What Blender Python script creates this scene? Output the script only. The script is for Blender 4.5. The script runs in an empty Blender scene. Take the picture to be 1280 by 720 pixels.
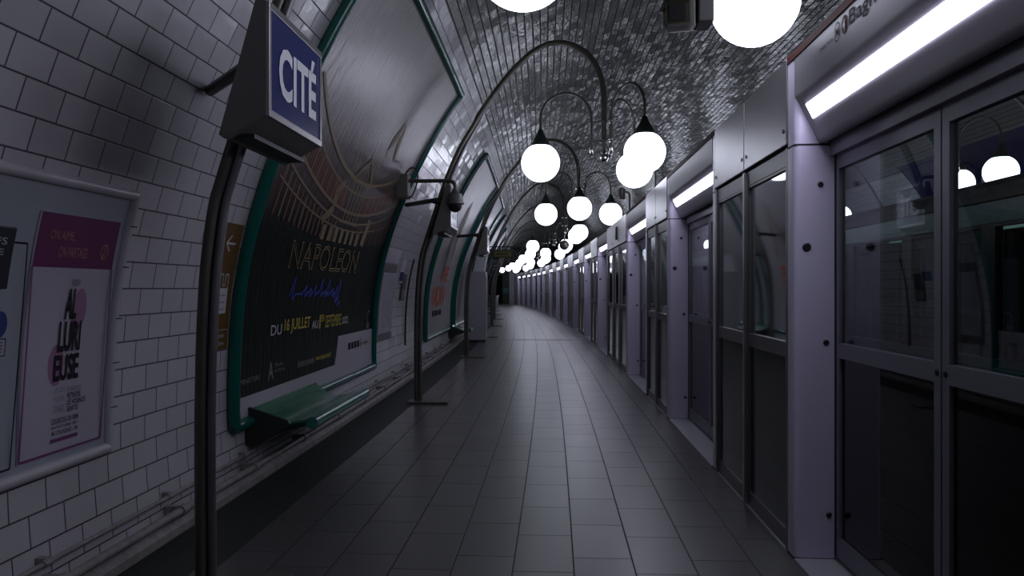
import bpy, bmesh, math, random
from mathutils import Vector, Matrix
random.seed(7)
PI = math.pi
SC = bpy.context.scene
COL = SC.collection

# ---------------------------------------------------------------- camera, world, exposure, light levels
cam_d = bpy.data.cameras.new('camera'); cam = bpy.data.objects.new('camera', cam_d); COL.objects.link(cam)
cam_d.sensor_width = 36; cam_d.lens = 27.0; cam_d.clip_start = 0.05; cam_d.clip_end = 300
cam.location = (0, 0, 1.5); cam.rotation_euler = (PI/2, 0, 0)
SC.camera = cam
SC.view_settings.view_transform = 'Standard'; SC.view_settings.look = 'None'
SC.view_settings.gamma = 1; SC.view_settings.use_curve_mapping = False
SC.view_settings.exposure = 0.0
GLOBE_STRENGTH = 4.9
TUBE_STRENGTH = 13.0
w = bpy.data.worlds.new('world'); SC.world = w; w.use_nodes = True
w.node_tree.nodes['Background'].inputs[0].default_value = (0.02, 0.03, 0.03, 1)
w.node_tree.nodes['Background'].inputs[1].default_value = 0.3
try:
    SC.cycles.use_denoising = True
    SC.cycles.max_bounces = 8; SC.cycles.diffuse_bounces = 4; SC.cycles.glossy_bounces = 4
    SC.cycles.transparent_max_bounces = 16; SC.cycles.sample_clamp_indirect = 4
    SC.cycles.caustics_reflective = False; SC.cycles.caustics_refractive = False
except Exception: pass

# ---------------------------------------------------------------- the curved track: s along, u across (0 = screen door plane), z up
def slope(s): return 0.066 - 0.0022*s
def P(s, u, z):
    t = slope(s); n = math.sqrt(1+t*t)
    return Vector((1.3 + 0.066*s - 0.0011*s*s + u/n, s - u*t/n, z))
def ang(s): return -math.atan(slope(s))
EC = 2.45                                             # middle of the station; basket-handle vault profile (u, z)
_PK = [(-3.69, -.30), (-3.70, 0), (-3.745, .7), (-3.68, 1.6), (-3.44, 2.46), (-3.05, 3.3), (-2.62, 4.0), (-2.1, 4.55), (-1.3, 4.98), (-.3, 5.27), (1.0, 5.46), (EC, 5.50), (2*EC-1.0, 5.46)]
PROF = []
for _i in range(1, len(_PK)-2):
    a, b, c, d = [Vector((x[0], x[1])) for x in _PK[_i-1:_i+3]]
    for _k in range(12):
        q = _k/12; PROF.append(.5*((2*b)+(-a+c)*q+(2*a-5*b+4*c-d)*q*q+(-a+3*b-3*c+d)*q**3))
PROF.append(Vector((EC, 5.50)))
PROF = PROF + [Vector((2*EC-v.x, v.y)) for v in PROF[-2::-1]]
NTH = len(PROF)-1
def _loc(z):
    i = 0
    while i < NTH//2-1 and PROF[i+1].y < z: i += 1
    a, b = PROF[i], PROF[i+1]; return a, b, (z-a.y)/(b.y-a.y)
def uw(z):
    a, b, q = _loc(z); return a.x+(b.x-a.x)*q
def W(s, z, off=0.0, side=-1):                       # point on the tiled wall at height z
    u = uw(z); d = Vector((uw(z+.06)-uw(max(0, z-.06)), (z+.06)-max(0, z-.06))).normalized()
    u += off*d.y; zz = z - off*d.x
    return P(s, u if side < 0 else 2*EC-u, zz)
def sL(Z): return Z - 3.7*slope(Z)

# ---------------------------------------------------------------- materials
def newmat(name):
    m = bpy.data.materials.new(name); m.use_nodes = True
    return m, m.node_tree.nodes, m.node_tree.links, m.node_tree.nodes['Principled BSDF']
def pbr(name, col, rough=0.5, metal=0.0, spec=0.5, noise=0.0, nscale=8, bump=0.0, bscale=60):
    m, N, L, b = newmat(name)
    b.inputs['Base Color'].default_value = (*col, 1); b.inputs['Roughness'].default_value = rough
    b.inputs['Metallic'].default_value = metal; b.inputs['Specular IOR Level'].default_value = spec
    tc = N.new('ShaderNodeTexCoord')
    if noise:
        n = N.new('ShaderNodeTexNoise'); n.inputs['Scale'].default_value = nscale; n.inputs['Detail'].default_value = 5
        L.new(tc.outputs['Object'], n.inputs['Vector'])
        mx = N.new('ShaderNodeMix'); mx.data_type = 'RGBA'
        mx.inputs['A'].default_value = (*[c*(1-noise) for c in col], 1)
        mx.inputs['B'].default_value = (*[min(1, c*(1+noise)) for c in col], 1)
        L.new(n.outputs['Fac'], mx.inputs['Factor']); L.new(mx.outputs['Result'], b.inputs['Base Color'])
    if bump:
        n2 = N.new('ShaderNodeTexNoise'); n2.inputs['Scale'].default_value = bscale
        L.new(tc.outputs['Object'], n2.inputs['Vector'])
        bp = N.new('ShaderNodeBump'); bp.inputs['Strength'].default_value = bump; bp.inputs['Distance'].default_value = 0.01
        L.new(n2.outputs['Fac'], bp.inputs['Height']); L.new(bp.outputs['Normal'], b.inputs['Normal'])
    return m
def emit(name, col, st):
    m, N, L, b = newmat(name)
    b.inputs['Base Color'].default_value = (.8, .8, .8, 1)
    b.inputs['Emission Color'].default_value = (*col, 1); b.inputs['Emission Strength'].default_value = st
    return m
def glass(name, tint, rough=0.0, boost=1.0):
    m, N, L, b = newmat(name); N.remove(b); out = N['Material Output']
    tr = N.new('ShaderNodeBsdfTransparent'); tr.inputs[0].default_value = (*tint, 1)
    gl = N.new('ShaderNodeBsdfGlossy'); gl.inputs['Roughness'].default_value = rough
    fr = N.new('ShaderNodeFresnel'); ge = N.new('ShaderNodeNewGeometry'); io = N.new('ShaderNodeMapRange'); io.inputs['To Min'].default_value = 1.5; io.inputs['To Max'].default_value = 1/1.5
    L.new(ge.outputs['Backfacing'], io.inputs['Value']); L.new(io.outputs[0], fr.inputs[0])
    mu = N.new('ShaderNodeMath'); mu.operation = 'MULTIPLY'; mu.use_clamp = True; mu.inputs[1].default_value = boost
    mx = N.new('ShaderNodeMixShader')
    L.new(fr.outputs[0], mu.inputs[0]); L.new(mu.outputs[0], mx.inputs[0])
    L.new(tr.outputs[0], mx.inputs[1]); L.new(gl.outputs[0], mx.inputs[2]); L.new(mx.outputs[0], out.inputs[0])
    return m
def tile_mat(name, tw, th, base, grout, gw, rough, tilt, wav, stagger=0.5, vary=0.06, grime=0.0, dirtcol=(.05, .05, .04), gx=1.0):
    """glazed tiles from the UV map, UVs in metres (u along the platform, v up the wall)"""
    m, N, L, b = newmat(name)
    def math_(op, a, bb=None, c=None):
        n = N.new('ShaderNodeMath'); n.operation = op
        for i, x in enumerate((a, bb, c)):
            if x is None: continue
            if isinstance(x, (int, float)): n.inputs[i].default_value = x
            else: L.new(x, n.inputs[i])
        return n.outputs[0]
    uv = N.new('ShaderNodeUVMap'); uv.uv_map = 'UVMap'
    sp = N.new('ShaderNodeSeparateXYZ'); L.new(uv.outputs[0], sp.inputs[0])
    y = math_('DIVIDE', sp.outputs[1], th); row = math_('FLOOR', y); fy = math_('FRACT', y)
    odd = math_('MULTIPLY', math_('MODULO', row, 2.0), stagger)
    x = math_('ADD', math_('DIVIDE', sp.outputs[0], tw), odd); colm = math_('FLOOR', x); fx = math_('FRACT', x)
    dx = math_('MULTIPLY', math_('MINIMUM', fx, math_('SUBTRACT', 1.0, fx)), tw*gx)
    dy = math_('MULTIPLY', math_('MINIMUM', fy, math_('SUBTRACT', 1.0, fy)), th)
    d = math_('MINIMUM', dx, dy)
    mr = N.new('ShaderNodeMapRange'); mr.inputs['From Min'].default_value = gw*0.35; mr.inputs['From Max'].default_value = gw*0.75
    L.new(d, mr.inputs['Value']); mask = mr.outputs[0]
    cb = N.new('ShaderNodeCombineXYZ'); L.new(colm, cb.inputs[0]); L.new(row, cb.inputs[1])
    wn = N.new('ShaderNodeTexWhiteNoise'); wn.noise_dimensions = '3D'; L.new(cb.outputs[0], wn.inputs['Vector'])
    # tile colour
    mv = N.new('ShaderNodeMix'); mv.data_type = 'RGBA'
    mv.inputs['A'].default_value = (*[c*(1-vary) for c in base], 1); mv.inputs['B'].default_value = (*[min(1, c*(1+vary)) for c in base], 1)
    L.new(wn.outputs['Value'], mv.inputs['Factor']); colr = mv.outputs['Result']
    if grime:
        ns = N.new('ShaderNodeTexNoise'); ns.inputs['Scale'].default_value = 1.3; ns.inputs['Detail'].default_value = 8; ns.inputs['Roughness'].default_value = 0.65
        L.new(uv.outputs[0], ns.inputs['Vector'])
        rr = N.new('ShaderNodeMapRange'); rr.inputs['From Min'].default_value = 0.45; rr.inputs['From Max'].default_value = 0.8; rr.inputs['To Max'].default_value = grime
        L.new(ns.outputs['Fac'], rr.inputs['Value'])
        mg = N.new('ShaderNodeMix'); mg.data_type = 'RGBA'; L.new(rr.outputs[0], mg.inputs['Factor'])
        L.new(colr, mg.inputs['A']); mg.inputs['B'].default_value = (*dirtcol, 1); colr = mg.outputs['Result']
    mm = N.new('ShaderNodeMix'); mm.data_type = 'RGBA'; mm.inputs['A'].default_value = (*grout, 1)
    L.new(mask, mm.inputs['Factor']); L.new(colr, mm.inputs['B']); L.new(mm.outputs['Result'], b.inputs['Base Color'])
    rg = N.new('ShaderNodeMapRange'); rg.inputs['To Min'].default_value = 0.8; rg.inputs['To Max'].default_value = rough
    L.new(mask, rg.inputs['Value']); L.new(rg.outputs[0], b.inputs['Roughness'])
    # each tile tilted a little differently
    sc = N.new('ShaderNodeVectorMath'); sc.operation = 'MULTIPLY_ADD'
    L.new(wn.outputs['Color'], sc.inputs[0]); sc.inputs[1].default_value = (tilt, tilt, 0); sc.inputs[2].default_value = (0.5-tilt/2, 0.5-tilt/2, 1.0)
    nm = N.new('ShaderNodeNormalMap'); nm.uv_map = 'UVMap'; L.new(sc.outputs[0], nm.inputs['Color'])
    nb = N.new('ShaderNodeTexNoise'); nb.inputs['Scale'].default_value = 14; nb.inputs['Detail'].default_value = 2
    L.new(uv.outputs[0], nb.inputs['Vector'])
    h = math_('ADD', math_('MULTIPLY', nb.outputs['Fac'], wav), math_('MULTIPLY', mask, 0.1))
    bp = N.new('ShaderNodeBump'); bp.inputs['Strength'].default_value = 0.6; bp.inputs['Distance'].default_value = 0.01
    L.new(h, bp.inputs['Height']); L.new(nm.outputs[0], bp.inputs['Normal']); L.new(bp.outputs[0], b.inputs['Normal'])
    return m

M = {}
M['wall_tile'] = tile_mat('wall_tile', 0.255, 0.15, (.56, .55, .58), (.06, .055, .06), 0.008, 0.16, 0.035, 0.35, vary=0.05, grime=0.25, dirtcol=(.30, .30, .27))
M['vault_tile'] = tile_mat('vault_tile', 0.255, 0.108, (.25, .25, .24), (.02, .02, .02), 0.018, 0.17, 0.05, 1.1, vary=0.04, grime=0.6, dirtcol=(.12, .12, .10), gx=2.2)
M['floor_tile'] = tile_mat('floor_tile', 0.60, 0.325, (.092, .091, .090), (.022, .022, .022), 0.007, 0.32, 0.006, 0.12, stagger=0.37, vary=0.09, grime=0.5, dirtcol=(.075, .072, .07))
M['globe'] = emit('lit_opal_glass', (.80, .84, 1.0), GLOBE_STRENGTH)
M['tube'] = emit('lit_tube', (.79, .76, 1.0), TUBE_STRENGTH)
M['train_light'] = emit('train_light', (.75, .95, .90), 0.9)
M['pole'] = pbr('bronze_grey_paint', (.13, .125, .105), 0.32, 0.55, noise=.15)
M['cap'] = pbr('dark_green_cap', (.018, .028, .022), 0.4)
M['chrome'] = pbr('worn_chrome', (.45, .45, .43), 0.22, 1.0)
M['steel'] = pbr('brushed_steel', (.40, .39, .40), 0.34, 0.9, noise=.08, nscale=3)
M['steel_dark'] = pbr('dark_steel_frame', (.20, .195, .20), 0.4, 0.75, noise=.1)
M['alu'] = pbr('anodised_frame', (.26, .26, .29), 0.38, 0.6)
M['lacquer'] = pbr('white_lacquer', (.62, .58, .72), 0.35, 0, noise=.03)
M['lacquer_grey'] = pbr('grey_lacquer', (.42, .41, .45), 0.4, 0, noise=.05, nscale=4)
M['rubber'] = pbr('black_rubber', (.012, .012, .014), 0.6)
M['black'] = pbr('black_housing', (.022, .024, .02), 0.5)
M['bolt'] = pbr('dark_bolt', (.06, .06, .07), 0.35, 0.8)
M['teal'] = pbr('teal_enamel', (.004, .105, .085), 0.22, 0, noise=.1, nscale=5)
M['green_seat'] = pbr('green_enamel', (.01, .15, .075), 0.22, noise=.2, nscale=3)
M['teal_bar'] = pbr('teal_bar_enamel', (.02, .16, .13), 0.2)
M['glass'] = glass('door_glass', (.82, .88, .88), 0.0, 1.3)
M['glass_low'] = glass('dark_lower_glass', (.16, .19, .18), 0.02, 1.2)
M['train_glass'] = glass('train_glass', (.35, .40, .40), 0.0, 1.0)
M['mirror'] = pbr('mirror_glass', (.62, .66, .66), 0.04, 1.0)
M['dark_glass'] = pbr('dark_panel_glass', (.03, .035, .032), 0.12, 0.0, spec=.6)
M['signblue'] = pbr('station_blue_enamel', (.012, .02, .13), 0.18)
M['sign_metal'] = pbr('sign_box_grey', (.20, .195, .18), 0.45, 0.3, noise=.12)
M['white'] = pbr('white_enamel', (.78, .79, .82), 0.35)
M['white_print'] = pbr('white_print', (.55, .55, .58), 0.5)
M['grey_print'] = pbr('grey_print', (.28, .28, .30), 0.5)
M['ink'] = pbr('dark_ink', (.02, .018, .025), 0.7, spec=.1)
M['fascia'] = pbr('fascia_grey', (.30, .29, .31), 0.42, 0, noise=.06, nscale=4)
M['dim_gold'] = pbr('dim_gold_print', (.27, .20, .11), 0.5)
M['strip'] = pbr('pale_floor_strip', (.30, .29, .28), .5)
M['yellow_print'] = pbr('yellow_print', (.55, .45, .05), 0.5)
M['gold_print'] = pbr('gold_print', (.62, .48, .18), 0.5)
M['red_print'] = pbr('red_print', (.40, .05, .03), 0.5)
M['rust_print'] = pbr('rust_print', (.30, .08, .05), 0.5)
M['orange_print'] = pbr('orange_print', (.60, .10, .03), 0.5)
M['blue_print'] = pbr('blue_script', (.03, .07, .55), 0.4)
M['brown'] = pbr('brown_sign', (.13, .068, .012), 0.35)
M['purple'] = pbr('purple_print', (.15, .022, .10), 0.4, noise=.25, nscale=2)
M['purple_line'] = pbr('purple_line', (.20, .05, .16), 0.45)
M['pink_print'] = pbr('pink_print', (.32, .16, .26), 0.5)
M['peach_print'] = pbr('peach_print', (.45, .20, .16), 0.5)
M['paper'] = pbr('poster_paper', (.46, .44, .50), 0.35, noise=.04, nscale=3)
M['panel_grey'] = pbr('panel_grey', (.36, .39, .43), 0.4, noise=.05, nscale=3)
M['ceramic'] = pbr('ceramic_moulding', (.52, .51, .53), 0.25, noise=.12, nscale=6)
M['stripe'] = pbr('maroon_stripe', (.075, .02, .018), 0.7, spec=.1)
M['pipe'] = pbr('dirty_white_pipe', (.30, .29, .27), 0.6, noise=.5, nscale=12, bump=.5, bscale=40)
M['gutter'] = pbr('dark_asphalt', (.018, .024, .020), 0.55, noise=.3, nscale=6, bump=.3, bscale=120)
M['threshold'] = pbr('threshold_plate', (.42, .42, .46), 0.45, noise=.06)
M['concrete'] = pbr('track_concrete', (.06, .06, .055), 0.9, noise=.3, nscale=4, bump=.5, bscale=20)
M['rail'] = pbr('rail_steel', (.2, .17, .15), 0.4, 0.8)
M['train_teal'] = pbr('train_teal', (.01, .17, .15), 0.3)
M['train_white'] = pbr('train_white', (.35, .36, .36), 0.35)
M['train_dark'] = pbr('train_dark', (.02, .022, .022), 0.4)
M['dark_wall'] = pbr('dark_end_wall', (.03, .04, .035), 0.6, noise=.3, nscale=2)
M['plate_steel'] = pbr('floor_plate', (.16, .15, .13), 0.4, 0.6, noise=.2)
M['yellow_sign'] = pbr('yellow_sign', (.20, .17, .02), 0.4)
M['olive'] = pbr('olive_board', (.045, .05, .025), 0.5)
M['exit_green'] = pbr('green_notice', (.01, .14, .10), 0.4)
M['bag'] = pbr('clear_bag', (.40, .40, .38), 0.35)

def poster_art():
    m, N, L, b = newmat('art_poster_print')
    tc = N.new('ShaderNodeUVMap'); tc.uv_map = 'UVMap'
    sp = N.new('ShaderNodeSeparateXYZ'); L.new(tc.outputs[0], sp.inputs[0])
    r = N.new('ShaderNodeValToRGB'); e = r.color_ramp.elements
    e[0].position = 0.0; e[0].color = (.012, .018, .014, 1)
    e[1].position = 1.0; e[1].color = (.23, .20, .20, 1)
    for p, c in ((.44, (.014, .020, .016)), (.50, (.06, .045, .035)), (.62, (.11, .085, .075)), (.72, (.20, .17, .175)), (.85, (.24, .21, .21))):
        k = e.new(p); k.color = (*c, 1)
    L.new(sp.outputs[1], r.inputs[0])
    mp = N.new('ShaderNodeMapping'); mp.inputs['Scale'].default_value = (60, 6, 1); L.new(tc.outputs[0], mp.inputs[0])
    n = N.new('ShaderNodeTexNoise'); n.inputs['Scale'].default_value = 1.6; n.inputs['Detail'].default_value = 5; L.new(mp.outputs[0], n.inputs['Vector'])
    mx = N.new('ShaderNodeMix'); mx.data_type = 'RGBA'; mx.blend_type = 'MULTIPLY'; mx.inputs['Factor'].default_value = .35
    mr = N.new('ShaderNodeMapRange'); mr.inputs['From Min'].default_value = .3; mr.inputs['From Max'].default_value = .7; mr.inputs['To Min'].default_value = .45; mr.inputs['To Max'].default_value = 1.25
    L.new(n.outputs['Fac'], mr.inputs['Value']); L.new(r.outputs[0], mx.inputs['A'])
    cc = N.new('ShaderNodeCombineColor'); [L.new(mr.outputs[0], cc.inputs[i]) for i in range(3)]
    L.new(cc.outputs[0], mx.inputs['B']); L.new(mx.outputs['Result'], b.inputs['Base Color'])
    b.inputs['Roughness'].default_value = .3; sm = N.new('ShaderNodeMapRange'); sm.inputs['From Min'].default_value = .42; sm.inputs['From Max'].default_value = .62; sm.inputs['To Min'].default_value = .06; sm.inputs['To Max'].default_value = .4; L.new(sp.outputs[1], sm.inputs['Value']); L.new(sm.outputs[0], b.inputs['Specular IOR Level'])
    bp = N.new('ShaderNodeBump'); bp.inputs['Strength'].default_value = .25; bp.inputs['Distance'].default_value = .02
    L.new(n.outputs['Fac'], bp.inputs['Height']); L.new(bp.outputs[0], b.inputs['Normal'])
    return m
M['art'] = poster_art()
def wrinkled(name, c0, c1):
    m, N, L, b = newmat(name)
    tc = N.new('ShaderNodeUVMap'); tc.uv_map = 'UVMap'
    sp = N.new('ShaderNodeSeparateXYZ'); L.new(tc.outputs[0], sp.inputs[0])
    n = N.new('ShaderNodeTexNoise'); n.inputs['Scale'].default_value = 3.0; n.inputs['Detail'].default_value = 4; L.new(tc.outputs[0], n.inputs['Vector'])
    r = N.new('ShaderNodeMix'); r.data_type = 'RGBA'; r.inputs['A'].default_value = (*c0, 1); r.inputs['B'].default_value = (*c1, 1)
    L.new(n.outputs['Fac'], r.inputs['Factor']); L.new(r.outputs['Result'], b.inputs['Base Color'])
    b.inputs['Roughness'].default_value = .3
    bp = N.new('ShaderNodeBump'); bp.inputs['Strength'].default_value = .3; bp.inputs['Distance'].default_value = .03
    L.new(n.outputs['Fac'], bp.inputs['Height']); L.new(bp.outputs[0], b.inputs['Normal'])
    return m
M['art_pale'] = wrinkled('pale_poster_print', (.30, .28, .30), (.48, .46, .48))
M['art_dark'] = wrinkled('dark_poster_print', (.05, .05, .07), (.20, .17, .18))
M['map_paper'] = wrinkled('network_map_print', (.34, .34, .40), (.48, .47, .54))

# ---------------------------------------------------------------- mesh helper
class MB:
    def __init__(s): s.v = []; s.f = []; s.uv = {}
    def add(s, vs, fs):
        b = len(s.v); s.v += [Vector(x) for x in vs]; s.f += [tuple(b+i for i in q) for q in fs]; return s
    def turn(s, c, yaw, pitch):
        c = Vector(c); R_ = Matrix.Rotation(yaw, 3, 'Z') @ Matrix.Rotation(pitch, 3, 'X')
        s.v = [c+R_@(Vector(v)-c) for v in s.v]; return s
    def box(s, x0, x1, y0, y1, z0, z1):
        return s.add([(x, y, z) for z in (z0, z1) for y in (y0, y1) for x in (x0, x1)],
                     [(0, 2, 3, 1), (4, 5, 7, 6), (0, 1, 5, 4), (1, 3, 7, 5), (3, 2, 6, 7), (2, 0, 4, 6)])
    def prism(s, prof, y0, y1, n=1, fn=None):        # profile (x, z) swept along y
        k = len(prof); vs = []; fs = []
        for j in range(n+1):
            y = y0+(y1-y0)*j/n
            for (x, z) in prof: vs.append(fn(y, x, z) if fn else (x, y, z))
        for j in range(n):
            for i in range(k):
                a, b = j*k+i, j*k+(i+1) % k
                fs.append((a, b, b+k, a+k))
        fs.append(tuple(range(k))[::-1]); fs.append(tuple(n*k+i for i in range(k)))
        return s.add(vs, fs)
    def tube(s, pts, r, seg=10, closed=False):
        pts = [Vector(p) for p in pts]; n = len(pts); vs = []; fs = []
        up = None
        for i, p in enumerate(pts):
            if closed: t = pts[(i+1) % n]-pts[i-1]
            else: t = pts[min(i+1, n-1)]-pts[max(i-1, 0)]
            t.normalize()
            if up is None:
                up = Vector((0, 0, 1)) if abs(t.z) < .9 else Vector((0, 1, 0))
            up = (up - t*up.dot(t)); up.normalize(); sd = t.cross(up)
            rr = r[i] if isinstance(r, (list, tuple)) else r
            for k in range(seg):
                a = 2*PI*k/seg; vs.append(p+up*math.cos(a)*rr+sd*math.sin(a)*rr)
        m = n if closed else n-1
        for i in range(m):
            for k in range(seg):
                a = i*seg+k; b = i*seg+(k+1) % seg; c = ((i+1) % n)*seg
                fs.append((a, b, c+(k+1) % seg, c+k))
        if not closed:
            fs.append(tuple(range(seg))[::-1]); fs.append(tuple((n-1)*seg+k for k in range(seg)))
        return s.add(vs, fs)
    def lathe(s, prof, c=(0, 0, 0), seg=24, axis='z'):   # profile (r, h)
        vs = []; fs = []; n = len(prof)
        for (r, h) in prof:
            for k in range(seg):
                a = 2*PI*k/seg; x, y = r*math.cos(a), r*math.sin(a)
                p = (x, y, h) if axis == 'z' else ((h, x, y) if axis == 'x' else (x, h, y))
                vs.append(Vector(c)+Vector(p))
        for i in range(n-1):
            for k in range(seg):
                fs.append((i*seg+k, i*seg+(k+1) % seg, (i+1)*seg+(k+1) % seg, (i+1)*seg+k))
        fs.append(tuple(range(seg))[::-1]); fs.append(tuple((n-1)*seg+k for k in range(seg)))
        return s.add(vs, fs)
    def sphere(s, c, r, seg=32, rings=16):
        return s.lathe([(max(r*math.sin(PI*i/rings), 1e-4), r*math.cos(PI*i/rings)) for i in range(rings+1)], c, seg)
    def slab(s, fn, a0, a1, b0, b1, na, nb, th0, th1):   # patch fn(a,b,off) given thickness
        vs = []; fs = []; k = (na+1)*(nb+1)
        for off in (th0, th1):
            for i in range(na+1):
                for j in range(nb+1):
                    vs.append(fn(a0+(a1-a0)*i/na, b0+(b1-b0)*j/nb, off))
        q = lambda i, j: i*(nb+1)+j
        for i in range(na):
            for j in range(nb):
                f = (q(i, j), q(i+1, j), q(i+1, j+1), q(i, j+1)); fs.append(tuple(k+x for x in f)); fs.append(f[::-1])
        for i in range(na):
            fs.append((q(i, 0), q(i+1, 0), k+q(i+1, 0), k+q(i, 0))); fs.append((k+q(i, nb), k+q(i+1, nb), q(i+1, nb), q(i, nb)))
        for j in range(nb):
            fs.append((k+q(0, j), k+q(0, j+1), q(0, j+1), q(0, j))); fs.append((q(na, j), q(na, j+1), k+q(na, j+1), k+q(na, j)))
        b = len(s.v)
        for idx in range(2*k):
            ii, jj = divmod(idx % k, nb+1); s.uv[b+idx] = (ii/na, jj/nb)
        return s.add(vs, fs)
    def text(s, txt, fn, x0, x1, y0, y1, bold=0.0):       # lettering laid flat on fn(x,y)
        cu = bpy.data.curves.new('t', 'FONT'); cu.body = txt; cu.size = 1; cu.resolution_u = 3; cu.offset = bold
        o = bpy.data.objects.new('t', cu); COL.objects.link(o)
        dg = bpy.context.evaluated_depsgraph_get(); me = bpy.data.meshes.new_from_object(o.evaluated_get(dg))
        xs = [v.co.x for v in me.vertices]; ys = [v.co.y for v in me.vertices]
        if xs:
            ax, bx, ay, by = min(xs), max(xs), min(ys), max(ys)
            vs = [fn(x0+(v.co.x-ax)/(bx-ax)*(x1-x0), y0+(v.co.y-ay)/(by-ay)*(y1-y0)) for v in me.vertices]
            s.add(vs, [tuple(p.vertices) for p in me.polygons])
        bpy.data.objects.remove(o); bpy.data.curves.remove(cu); bpy.data.meshes.remove(me)
        return s
    def strip(s, pts, fn, wd):                            # a drawn line of width wd on fn(x,y)
        for (a, b) in zip(pts[:-1], pts[1:]):
            dx, dy = b[0]-a[0], b[1]-a[1]; l = math.hypot(dx, dy) or 1; nx, ny = -dy/l*wd/2, dx/l*wd/2
            s.add([fn(a[0]+nx, a[1]+ny), fn(a[0]-nx, a[1]-ny), fn(b[0]-nx, b[1]-ny), fn(b[0]+nx, b[1]+ny)], [(0, 1, 2, 3)])
        return s
    def poly(s, pts, fn): return s.add([fn(*p) for p in pts], [tuple(range(len(pts)))])
    def build(s, name, mat, parent=None, smooth=None, bevel=0, world=False, bseg=2, fixn=True):
        off = parent.location if (world and parent is not None) else Vector((0, 0, 0))
        me = bpy.data.meshes.new(name); me.from_pydata([v-off for v in s.v], [], s.f); me.update()
        if s.uv:
            ul = me.uv_layers.new(name='UVMap')
            for lp in me.loops: ul.data[lp.index].uv = s.uv.get(lp.vertex_index, (0, 0))
        if fixn:
            bm = bmesh.new(); bm.from_mesh(me); bmesh.ops.recalc_face_normals(bm, faces=bm.faces); bm.to_mesh(me); bm.free()
        me.materials.append(M[mat] if isinstance(mat, str) else mat)
        if smooth is not None:
            me.shade_smooth(); me.set_sharp_from_angle(angle=math.radians(smooth))
        o = bpy.data.objects.new(name, me); COL.objects.link(o); o.parent = parent
        if bevel:
            b = o.modifiers.new('bevel', 'BEVEL'); b.width = bevel; b.segments = bseg; b.limit_method = 'ANGLE'
        return o
def words(parent, mat, fn, items, name='lettering'):
    for it in items:
        MB().text(it[0], fn, *it[1:]).build(name, mat, parent, world=parent.rotation_euler.z == 0, fixn=False)
def tag(o, label, cat, group=None, kind=None):
    if label: o['label'] = label
    if cat: o['category'] = cat
    if group: o['group'] = group
    if kind: o['kind'] = kind
    return o
def empty(name, loc, rz=0, label=None, cat=None, group=None):
    o = bpy.data.objects.new(name, None); COL.objects.link(o); o.location = loc; o.rotation_euler = (0, 0, rz); o.empty_display_size = .1
    return tag(o, label, cat, group)
def at(name, s, u=0, z=0, label=None, cat=None, group=None, flip=False):
    return empty(name, P(s, u, z), ang(s)+(PI if flip else 0), label, cat, group)
def children(o): return [c for c in COL.objects if c.parent is o]
def copy_tree(o, parent=None):
    kids = children(o)
    c = o.copy(); COL.objects.link(c); c.parent = parent
    for k in kids: copy_tree(k, c)
    return c
def struct(mb, name, mat, **k): o = mb.build(name, mat, **k); o['kind'] = 'structure'; return o

# ================================================================ THE SETTING
S0, S1 = -5.0, 74.0
# arc-length table of the ellipse
arc = [0]
for i in range(NTH): arc.append(arc[-1]+(PROF[i+1]-PROF[i]).length)
def vault(name, i0, i1, mat):
    ns = 79; me = bpy.data.meshes.new(name); vs = []; fs = []; uvs = []
    for j in range(ns+1):
        s = S0+(S1-S0)*j/ns
        for i in range(i0, i1+1):
            u, z = PROF[i]; vs.append(P(s, u, z)); uvs.append((s, arc[i]))
    k = i1-i0+1
    for j in range(ns):
        for i in range(k-1): fs.append((j*k+i, j*k+i+1, (j+1)*k+i+1, (j+1)*k+i)[::1])
    me.from_pydata(vs, [], fs); ul = me.uv_layers.new(name='UVMap')
    for lp in me.loops: ul.data[lp.index].uv = uvs[lp.vertex_index]
    me.materials.append(M[mat]); me.shade_smooth()
    o = bpy.data.objects.new(name, me); COL.objects.link(o); o['kind'] = 'structure'
    # the masonry shell goes outwards
    f = me.polygons[0]; c = f.center; inward = P(0, EC, 2)-c
    if f.normal.dot(inward) < 0: me.flip_normals()
    sd = o.modifiers.new('shell', 'SOLIDIFY'); sd.thickness = 0.3; sd.offset = -1; sd.use_rim = False
    return o
iz = min(range(NTH//2), key=lambda i: abs(PROF[i].y-4.3))
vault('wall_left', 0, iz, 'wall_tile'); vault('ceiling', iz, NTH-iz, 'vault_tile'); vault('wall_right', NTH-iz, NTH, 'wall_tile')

def flat(name, u0, u1, z, mat, thick=0.12, sa=S0, sb=S1, uvs=True, z0=None):
    mb = MB(); ns = int((sb-sa)/1.0)+1; vs = []; fs = []
    for j in range(ns+1):
        s = sa+(sb-sa)*j/ns
        for (u, zz) in ((u0, z), (u1, z), (u1, z-thick), (u0, z-thick)):
            vs.append(P(s, u, zz)); mb.uv[len(vs)-1] = (s, u+0.57+13)
    for j in range(ns):
        for i in range(4):
            a, b = j*4+i, j*4+(i+1) % 4; fs.append((a, b, b+4, a+4))
    fs += [(3, 2, 1, 0), tuple(ns*4+i for i in range(4))]
    mb.add(vs, fs); return struct(mb, name, mat)
flat('floor', -3.16, 0.0, 0, 'floor_tile')
flat('floor_gutter', -3.75, -3.16, -0.004, 'gutter')
flat('floor_platform_edge', 0.0, 0.42, 0, 'threshold', 0.25)
flat('floor_opposite', 4.9, 2*EC+3.74, .15, 'floor_tile')
flat('floor_track', 0.42, 4.9, -1.2, 'concrete')
struct(MB().prism([(0.36, -1.2), (0.42, -1.2), (0.42, -.25), (0.36, -.25)], S0, S1, 60, P), 'wall_platform_edge', 'concrete')
struct(MB().prism([(4.9, -1.2), (4.96, -1.2), (4.96, .03), (4.9, .03)], S0, S1, 60, P), 'wall_opposite_edge', 'concrete')
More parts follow.
